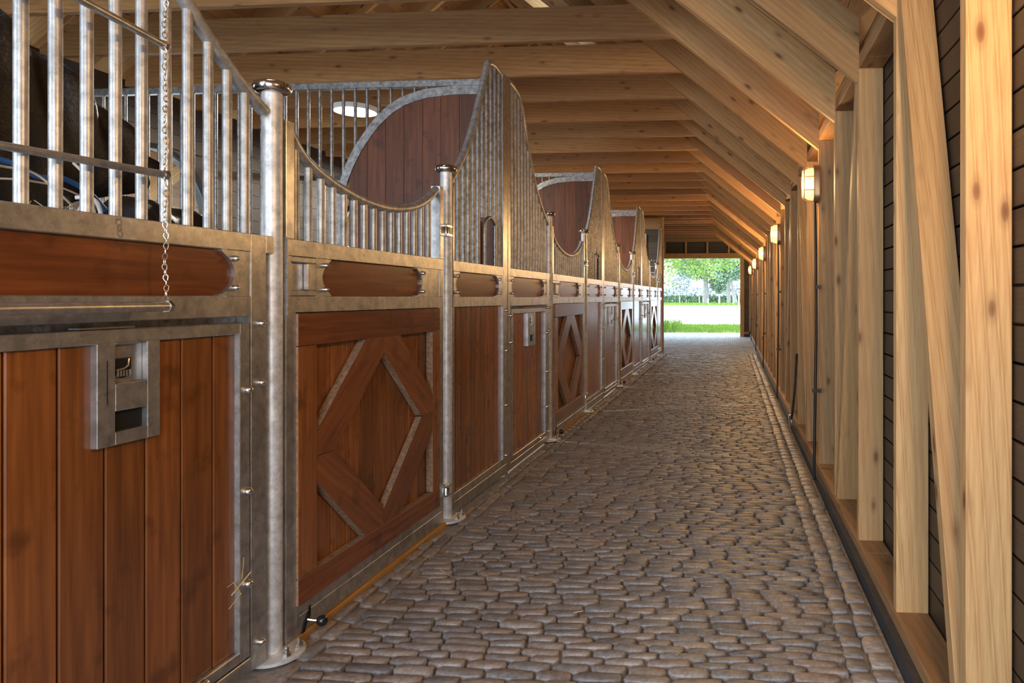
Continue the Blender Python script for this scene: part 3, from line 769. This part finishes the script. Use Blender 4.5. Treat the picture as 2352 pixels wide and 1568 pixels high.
for k in range(4):
    post('thick_post', 2.309 + P * k, 1.995, ['large galvanised round post in the left foreground with polished cap', 'second capped post, right of the first plank hatch', 'third capped post at the foot of the second swept grille', 'last capped post before the farthest diamond door'][k], 'capped round posts at the latch side')
    post('hinge_post', 3.80 + P * k, 1.985, ['hinge post right of the nearest diamond door with two zinc hinges beside it', 'hinge post right of the second diamond door', 'hinge post right of the third diamond door', 'hinge post right of the farthest diamond door'][k], 'capped round posts at the hinge side')
    o = obj('threshold', B(XB, XF + .012, 2.345, 3.76, -.03, .016), M_thres)
    tag(o, ['orange wooden threshold under the nearest diamond door', 'orange wooden threshold under the second diamond door', 'wooden threshold under the third diamond door', 'wooden threshold under the farthest diamond door'][k], 'threshold', 'wooden door thresholds')
    o.location.y = P * k

# ================================================================ LAMPS
def make_lamp():
    o_ = (XS, 4.86, 2.03); t = empty('wall_lamp', o_)
    def stad(r, h, n_=8):     # stadium outline in (y, z)
        return [(r * math.cos(a), h + r * math.sin(a)) for a in [math.pi * j / n_ for j in range(n_ + 1)]] + [(r * math.cos(a), -h + r * math.sin(a)) for a in [math.pi + math.pi * j / n_ for j in range(n_ + 1)]]
    def rings(levels, mat, name):
        bm = bmesh.new(); rr = []
        for r, h, x in levels: rr.append([bm.verts.new((x, y, z)) for y, z in stad(r, h)])
        k = len(rr[0])
        for a, c in zip(rr, rr[1:]):
            for j in range(k): bm.faces.new((a[j], a[(j + 1) % k], c[(j + 1) % k], c[j]))
        bm.faces.new(rr[0]); bm.faces.new(rr[-1][::-1])
        return obj(name, bm, mat, t, 50)
    rings([(.056, .075, 0), (.056, .075, -.034), (.052, .072, -.040)], M_bronze, 'housing')
    rings([(.046, .066, -.0401), (.044, .064, -.075), (.036, .058, -.100), (.020, .045, -.110)], M_glass, 'glass')
    bm = bmesh.new(); tube([(-.104, y, z) for y, z in stad(.044, .060)], .0035, 6, bm, True)
    for z in (-.045, .045): tube([(-.04, .05, z), (-.085, .050, z), (-.113, .03, z), (-.116, 0, z), (-.113, -.03, z), (-.085, -.05, z), (-.04, -.05, z)], .003, 6, bm)
    tube([(-.04, 0, .122), (-.085, 0, .118), (-.115, 0, .09), (-.116, 0, -.09), (-.085, 0, -.118), (-.04, 0, -.122)], .003, 6, bm)
    obj('cage', bm, M_bronze, t, 60)
    obj('bulb', lathe([(.0, -.034), (.016, -.028), (.024, -.005), (.020, .018), (0, .030)], (-.066, 0, 0), 12), M_bulb, t, 60)
    return t
lp = make_lamp()
ldat = bpy.data.lights.new('wall_lamp_light', 'POINT'); ldat.energy = LAMP_W; ldat.color = (1, .60, .25); ldat.shadow_soft_size = .05
LY = [4.86, 8.66, 12.44, 16.2, 19.98, 1.08 - .03, -2.0]  # last lamp is added, unseen, to light the near end
LW = ['nearest wall lamp in view, lit caged oval glass high on a stud', 'second lit caged wall lamp along the stud wall', 'third lit caged wall lamp along the stud wall', 'fourth lit caged wall lamp, small near the far doorway', 'farthest lit caged wall lamp beside the far doorway', 'caged wall lamp beside the camera outside the picture', 'added caged wall lamp behind the camera, unseen, lighting the near end']
for i, y in enumerate(LY):
    t = lp if i == 0 else dup(lp); t.location = (XS, y, 2.03); tag(t, LW[i], 'lamp', 'caged wall lamps on the studs')
    lo = bpy.data.objects.new('lamp_light', ldat); COL.objects.link(lo); lo.location = (-.17, 0, 0); lo.parent = t
    if i < 5:
        bm = tube([(XS - .03, y - .02, 1.90), (XS - .028, y - .05, 1.6), (.572, y - .075, 1.0), (.556, y - .09, .02)], .0095, 10)
        c = obj('conduit', bm, M_black, None, 60); tag(c, ['thick black conduit dropping from the nearest wall lamp to the cobbles', 'black conduit below the second wall lamp', 'black conduit below the third wall lamp', 'black conduit below the fourth wall lamp', 'black conduit below the farthest wall lamp'][i], 'conduit', 'black lamp conduits')
        for zz in (1.32, .62):
            xx = .572 + (zz - 1) * .03
            obj('clip', B(xx - .012, XS + .004, y - .095, y - .055, zz - .012, zz + .012), M_black, c)
# round ceiling lamps over the stalls, one over the corridor side of each bay line
adat = bpy.data.lights.new('ceiling_lamp_light', 'AREA'); adat.shape = 'DISK'; adat.size = .36; adat.energy = CEIL_W; adat.color = (1, .93, .80)
first = None
for i, (x, y) in enumerate(((-3.65, 6.5), (-3.65, 10.2), (-3.65, 13.9))):
    if first is None:
        first = empty('ceiling_lamp', (x, y, 3.10))
        obj('rim', lathe([(.21, 0), (.215, -.03), (.205, -.045), (.195, -.045), (.195, -.03), (.19, 0)], (0, 0, 0), 28), M_white, first, 50)
        obj('diffuser', lathe([(.194, -.036), (.15, -.052), (.0, -.06)], (0, 0, 0), 28), M_disc, first, 60); t = first
    else: t = dup(first); t.location = (x, y, 3.10)
    tag(t, ['round white ceiling lamp lit under the joists, seen through the partition bars', 'round ceiling lamp over the third stall', 'round ceiling lamp over the farthest stall'][i], 'lamp', 'round ceiling lamps')
    lo = bpy.data.objects.new('lamp_light', adat); COL.objects.link(lo); lo.location = (0, 0, -.075); lo.parent = t

# ================================================================ LOOSE THINGS
# blanket rack: three round arms joined by a chain at their tips
def ray_dir(vx):
    th = math.atan(135 / 1600); u = (vx - 1545) / 1600
    return Vector((u * math.cos(th) - math.sin(th), u * math.sin(th) + math.cos(th), 0)).normalized()
o_ = (-1.52, 1.76, 1.2); t = tag(empty('blanket_rack', o_), 'swing-arm blanket rack of three steel rods joined by a hanging chain, left foreground', 'rack')
tips = [(Vector((-1.52, 1.756, 1.928)), 1441), (Vector((-1.52, 1.763, 1.581)), 1965), (Vector((-1.52, 1.768, 1.226)), 1500)]
for i, (tp, vx) in enumerate(tips):
    d = ray_dir(vx); r = .0098 if i < 2 else .0135
    a = obj('arm', tube([tp - d * .75, tp], r, 14), M_galv, t, 40, org=o_)
    rot = Vector((0, 0, 1)).rotation_difference(d).to_matrix()
    obj('end_cap', lathe([(r + .003, -.012), (r + .0035, .0), (r + .001, .004), (0, .005)], tp, 6, None, rot), M_chrome, a, org=o_)
chain = obj('chain', tube([(-1.52, 1.766, 1.232), (-1.52, 1.768, 1.24)], .003, 6), M_bolt, t, org=o_)
lk = bmesh.new(); tube([(.0045 * math.cos(a) * (1.35 if math.sin(a) > 0 else 1), 0, .0095 * math.sin(a)) for a in [2 * math.pi * j / 10 for j in range(10)]], .0013, 6, lk, True)
me_lk = finish(lk, M_bolt, 'link', 60)
z = 1.246; i = 0
while z < 2.10:
    f = (z - 1.24) / .34
    o = place('link', me_lk, chain, (0, -.004 + .003 * math.sin(i * .7), z - 1.2), (random.uniform(-.15, .15), random.uniform(-.1, .1), R(90 * (i % 2) + random.uniform(15, 50))))
    z += .0142; i += 1
# dark leather-like cover heaped behind the nearest bars
def heap(name, outline, x0, x1, fold, mat):
    """closed YZ outline extruded in X with bulging folded faces"""
    bm = bmesh.new(); N = 26
    cols = []
    for i in range(N + 1):
        y = outline[0][0] + (outline[-1][0] - outline[0][0]) * i / N
        zt = float(np.interp(y, [p[0] for p in outline], [p[1] for p in outline])); zb = float(np.interp(y, [p[0] for p in outline], [p[2] for p in outline]))
        col = []
        for s in range(18):
            a = math.pi * 2 * s / 18; c, sn = math.cos(a), math.sin(a)
            ex = abs(c) ** .6 * (1 if c > 0 else -1); ez = abs(sn) ** .8 * (1 if sn > 0 else -1)
            taper = min(1, (N - i) / 5 + .12)
            x = (x0 + x1) / 2 + ex * (x1 - x0) / 2 * taper * (1 + fold * noise.noise(Vector((y * 14, ez * 1.3, 0))))
            z = (zt + zb) / 2 + ez * (zt - zb) / 2
            x += fold * .07 * math.sin(y * 34 + z * 9)
            col.append(bm.verts.new((x, y, z)))
        cols.append(col)
    for a, c in zip(cols, cols[1:]):
        for s in range(18): bm.faces.new((a[s], a[(s + 1) % 18], c[(s + 1) % 18], c[s]))
    bm.faces.new(cols[0]); bm.faces.new(cols[-1][::-1])
    me = finish(bm, mat, name, 180); o = place(name, me); md = o.modifiers.new('s', 'SUBSURF'); md.levels = md.render_levels = 1
    return o
cv = heap('dark_cover', [(1.42, 2.30, .75), (1.70, 2.20, .80), (1.925, 2.105, 1.10), (2.003, 2.052, 1.35), (2.072, 2.022, 1.50), (2.178, 1.974, 1.58), (2.285, 1.894, 1.60), (2.383, 1.848, 1.63), (2.44, 1.812, 1.66), (2.49, 1.775, 1.735), (2.515, 1.765, 1.748)], -2.30, -2.12, .5, M_rug)
tag(cv, 'dark brown crumpled leathery cover heaped behind the nearest grille bars', 'cover')
cr = tag(empty('trestle', (-2.22, 1.75, 0)), 'dark wooden trestle inside the nearest stall, hidden under the cover', 'trestle')
for y in (1.5, 2.1): obj('leg', B(-2.42, -2.36, y, y + .06, 0, 1.5), M_siding, cr, org=(-2.22, 1.75, 0))
obj('rail', B(-2.42, -2.36, 1.42, 2.24, 1.5, 1.56), M_siding, cr, org=(-2.22, 1.75, 0))
lu = heap('dark_sack', [(2.60, 1.45, .0), (2.666, 1.593, .0), (2.721, 1.649, 0), (2.817, 1.709, 0), (2.90, 1.705, 0), (2.943, 1.655, 0), (3.054, 1.684, 0), (3.159, 1.688, 0), (3.215, 1.61, 0), (3.235, 1.5, 0)], -2.85, -2.4, .2, M_rug)
tag(lu, 'black slumped sack low behind the bars right of the dark cover', 'sack')
def strand(name, P_, r, mat, label, cat, group=None):
    o = obj(name, tube(catmull(P_, 6), r, 8), mat, None, 60); tag(o, label, cat, group); return o
X_ = -1.95
strand('twine', [(X_, 1.60, 1.60), (X_, 1.72, 1.602), (X_, 1.80, 1.598), (X_ + .01, 1.87, 1.545), (X_, 1.935, 1.50), (X_, 1.98, 1.44)], .0035, M_twine, 'pale twine running down to the right behind the two leftmost bars', 'twine', 'loose twine')
strand('twine', [(X_ + .03, 1.885, 1.645), (X_ + .05, 1.90, 1.61), (X_ + .05, 1.905, 1.56), (X_ + .04, 1.895, 1.51), (X_, 1.88, 1.44)], .0045, M_twine, 'pale twine hanging straight beside the second bar', 'twine', 'loose twine')
strand('twine', [(X_ + .02, 1.90, 1.545), (X_ + .05, 1.925, 1.545), (X_ + .05, 1.95, 1.515), (X_ + .04, 1.957, 1.48), (X_, 1.94, 1.42)], .006, M_white, 'thick white looped cord just above the rail beside the third bar', 'cord')
strand('twine', [(X_ - .05, 1.58, 1.55), (X_, 1.72, 1.57), (X_, 1.80, 1.575), (X_, 1.88, 1.57), (X_, 1.97, 1.54), (X_, 1.99, 1.49)], .003, M_twine, 'thin pale twine crossing left to right behind the nearest bars', 'twine', 'loose twine')
strand('blue_strap', [(X_ - .02, 1.60, 1.625), (X_ - .01, 1.74, 1.618), (X_ - .01, 1.82, 1.592), (X_ - .01, 1.89, 1.600), (X_ - .02, 1.98, 1.575), (X_ - .04, 2.06, 1.53)], .008, M_blue, 'blue strap behind the nearest bars under the dark cover', 'strap')
hb_ = bmesh.new()
for i in range(60):
    p = Vector((random.uniform(-2.03, -1.9), random.uniform(1.55, 1.98), random.uniform(1.36, 1.50))); d = Vector((random.gauss(0, 1), random.gauss(0, 1.4), random.gauss(0, .5))).normalized() * random.uniform(.03, .08)
    tube([p - d, p + Vector((0, 0, .006)), p + d], .0014, 4, hb_)
o = obj('hay', hb_, M_hay); o['kind'] = 'stuff'; tag(o, 'loose hay heaped behind the rail at the left edge', 'hay')
o = obj('hay_crate', B(-2.06, -1.87, 1.5, 2.0, .0, 1.40), M_siding, None, bevel=.01); tag(o, 'dark wooden hay bin behind the rail in the nearest stall', 'bin')
# straw caught on the hatch edge and lying on the cobbles
def straw(p, d, r=.0012, label='', grp=None):
    p = Vector(p); d = Vector(d)
    o = obj('straw', tube([p - d / 2, p + Vector((.001, 0, .001)), p + d / 2], r, 5), M_hay, None, 60); tag(o, label, 'straw', grp)
for a, ll in zip((((XF + .010, 2.105, .335), (.01, .075, .045), .0022), ((XF + .008, 2.09, .325), (.004, .03, -.05), .0015), ((XF + .008, 2.07, .35), (.004, .045, .008), .0012), ((XF + .008, 2.115, .38), (.004, .004, .07), .001), ((XF + .008, 2.08, .29), (.004, .05, .03), .0013)), ('thickest straw caught on the nearest hatch edge, slanting up to the right', 'straw on the nearest hatch edge slanting down to the right', 'thin near-level straw left of the nearest hatch edge', 'thin upright straw above the others on the nearest hatch edge', 'lowest thin straw caught beside the nearest hatch edge')):
    straw(a[0], a[1], a[2], ll, 'straw wisps on the hatch edge')
for x, y, ll in ((-1.3, 3.05, 'dry straw on the cobbles in front of the nearest diamond door'), (-.18, 2.42, 'dry straw on the cobbles at the bottom edge, mid floor'), (-.9, 3.6, 'dry straw on the cobbles out from the first hinge post'), (.1, 4.2, 'dry straw on the cobbles in the right half of the aisle'), (-.6, 2.7, 'dry straw on the cobbles in the near foreground, left of middle'), (-1.1, 4.8, 'farthest dry straw on the cobbles, near the first tall grille')):
    a = random.uniform(0, 6.28); straw((x, y, .0135), (.04 * math.cos(a), .04 * math.sin(a), 0), .0016, ll, 'straws on the cobbles')
# lead rope with clip hanging on the studs
rp2 = tag(empty('lead_rope', (XS - .03, 6.6, 0)), 'black and white twisted lead rope hanging low on the studs past the first conduit', 'rope')
o_ = (XS - .03, 6.6, 0)
obj('rope', tube(catmull([(XS - .012, 6.36, .74), (XS - .014, 6.42, .60), (XS - .02, 6.50, .38), (XS - .03, 6.62, .17), (XS - .035, 6.66, .10)]), .011, 10), M_rope, rp2, 60, org=o_)
obj('clip', tube([(XS - .035 + .0, 6.66 + .014 * math.cos(a), .07 + .032 * math.sin(a)) for a in [2 * math.pi * j / 14 for j in range(14)]], .004, 8, None, True), M_chrome, rp2, 60, org=o_)
obj('wall_hook', tube(catmull([(XS, 6.66, .14), (XS - .05, 6.66, .14), (XS - .06, 6.66, .10), (XS - .045, 6.66, .02)]), .006, 8), M_bolt, rp2, 60, org=o_)

# ================================================================ OUTSIDE THE FAR DOORWAY
def tree(x, y, h, tr, crown, n_, lsize, leafm, label, group, lean=0, split=False):
    t = tag(empty('tree', (x, y, -.03)), label, 'tree', group)
    pts = catmull([(0, 0, 0), (lean * .2, 0, h * .2), (lean * .5, 0, h * .45), (lean, 0, h * .8)], 4)
    bm = tube(pts, [tr * (1.25 - .9 * i / (len(pts) - 1)) for i in range(len(pts))], 10)
    for q in range(6):
        a = random.uniform(0, 6.28); z0 = h * random.uniform(.28, .6); L = h * .3
        tube([(lean * .4, 0, z0), (lean * .4 + L * .5 * math.cos(a), L * .5 * math.sin(a), z0 + L * .4), (lean * .4 + L * math.cos(a), L * math.sin(a), z0 + L * .9)], [tr * .4, tr * .28, tr * .1], 6, bm)
    obj('trunk', bm, M_bark, t, 60)
    leaves('foliage', crown, n_, lsize, leafm, t)
    return t
def at(px, Y):          # ground position seen at image column px at distance Y
    th = math.atan(135 / 1600); k = (px - 1545) / 1600; s, c = math.sin(th), math.cos(th)
    return (k * Y * c - Y * s) / (c + k * s)
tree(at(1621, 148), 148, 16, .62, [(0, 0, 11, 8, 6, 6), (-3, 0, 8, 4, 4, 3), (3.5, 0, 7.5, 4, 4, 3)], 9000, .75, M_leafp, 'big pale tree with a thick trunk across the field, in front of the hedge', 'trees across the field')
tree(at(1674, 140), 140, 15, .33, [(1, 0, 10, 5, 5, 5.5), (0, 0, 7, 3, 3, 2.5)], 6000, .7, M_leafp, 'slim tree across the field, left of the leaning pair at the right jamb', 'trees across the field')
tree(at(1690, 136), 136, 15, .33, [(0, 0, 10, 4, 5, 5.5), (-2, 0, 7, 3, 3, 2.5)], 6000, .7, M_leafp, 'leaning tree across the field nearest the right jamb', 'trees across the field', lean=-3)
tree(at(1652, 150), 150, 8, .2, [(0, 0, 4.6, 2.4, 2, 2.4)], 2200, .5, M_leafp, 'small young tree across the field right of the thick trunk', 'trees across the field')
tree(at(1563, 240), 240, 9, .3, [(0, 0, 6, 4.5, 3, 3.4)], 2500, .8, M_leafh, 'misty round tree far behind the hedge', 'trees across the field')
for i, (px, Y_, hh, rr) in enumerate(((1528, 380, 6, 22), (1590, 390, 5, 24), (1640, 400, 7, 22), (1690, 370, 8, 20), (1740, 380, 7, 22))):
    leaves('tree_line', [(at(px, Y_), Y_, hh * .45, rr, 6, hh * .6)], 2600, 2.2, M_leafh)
    o = S.objects[-1] if False else [q for q in COL.objects if q.name.startswith('tree_line')][-1]
    tag(o, 'hazy pale line of distant trees on the horizon', 'trees', 'distant tree line')
hx0, hx1 = at(1480, 156), at(1760, 156)
hd = leaves('hedge', [(hx0 + (hx1 - hx0) * i / 26, 156 + random.uniform(-.3, .3), .62, .9, .9, 1.15 + random.uniform(-.1, .15)) for i in range(27)], 16000, .42, M_hedge)
tag(hd, 'low clipped green hedge along the far side of the field', 'hedge')
for px, Y_, hh in ((1561, 140, 1.35), (1606, 140, 1.35), (1652, 118, 1.7), (1626, 116, 1.0), (1684, 118, 1.4), (1697, 110, 1.8)):
    o = obj('fence_post', lathe([(.08, -.03), (.08, hh), (.05, hh + .1), (0, hh + .12)], (0, 0, 0), 10), M_white, None, 40); o.location = (at(px, Y_), Y_, 0)
    tag(o, {1561: 'leftmost white fence post before the hedge', 1606: 'white fence post before the hedge left of the thick trunk', 1652: 'tall white fence post right of the thick trunk', 1626: 'short post at the foot of the thick trunk', 1684: 'white post between the slim and the leaning tree', 1697: 'nearest white post at the right jamb of the doorway'}[px], 'post')
# large tree just outside whose branches droop into the view
cr_ = []
rd2 = random.Random(11)
for px, py, Y_, r_ in ((1530, 610, 30, .9), (1545, 600, 31, .8), (1524, 640, 29, .55), (1555, 622, 31, .5), (1575, 600, 32, .6), (1600, 612, 31, .9), (1622, 604, 32, .9), (1605, 634, 31, .6), (1630, 628, 31, .55), (1650, 600, 33, .9), (1640, 645, 32, .25), (1552, 650, 30, .25), (1528, 662, 30, .35), (1670, 612, 33, .6), (1690, 600, 33, .7), (1593, 622, 31, .45), (1540, 575, 31, 1.2), (1600, 570, 32, 1.4), (1660, 565, 33, 1.3)):
    z_ = 1.25 + (683 - py) / 1600 * Y_; cr_.append((at(px, Y_), Y_, z_, r_ * .75, r_ * .9, r_ * .6))
bt = tag(empty('tree', (-9.0, 31, -.03)), 'large near tree whose bright leafy branches droop across the top of the far doorway', 'tree')
bm = tube(catmull([(0, 0, 0), (.2, 0, 2.5), (.6, 0, 5)], 4), [.42, .40, .38, .37, .36, .34, .32, .30, .28], 10)
for c in cr_[::2]:
    tube(catmull([(.5, 0, 4.6), ((c[0] + 9) * .5, (c[1] - 31) * .5, 5.6), (c[0] + 9, c[1] - 31, c[2] + .25)], 4), [.11, .1, .09, .07, .06, .05, .04, .03, .02][:9], 6, bm)
obj('trunk', bm, M_bark, bt, 60)
f_ = leaves('foliage', [(c[0] + 9, c[1] - 31, c[2] + .03, c[3], c[4], c[5]) for c in cr_], 3400, .155, M_leaf, bt)
f2 = leaves('foliage', [(0, 0, 7.5, 4, 4, 2.6), (4, 1, 7.6, 4, 3.5, 2)], 5000, .22, M_leaf, bt)
# greenery beyond the half-doors on the left
for i, (x, y) in enumerate(((-12, 13.5), (-12.5, 9), (-12, 5), (-12, 18))):
    b_ = tag(empty('shrub', (x, y, -.06)), ['tall green shrub seen through the arched half-door behind the bars', 'green shrub outside the left wall', 'green shrub outside the nearest stall', 'green shrub outside the farthest stall'][i], 'shrub', 'shrubs outside the half-doors')
    obj('stem', tube([(0, 0, 0), (.05, 0, 1.2), (0, .1, 2.4)], [.09, .07, .03], 8), M_bark, b_, 60)
    leaves('foliage', [(0, 0, 1.6, 1.6, 2.4, 1.6), (0, .6, 2.9, 1.2, 1.6, 1.2)], 3500, .16, M_leaf, b_)
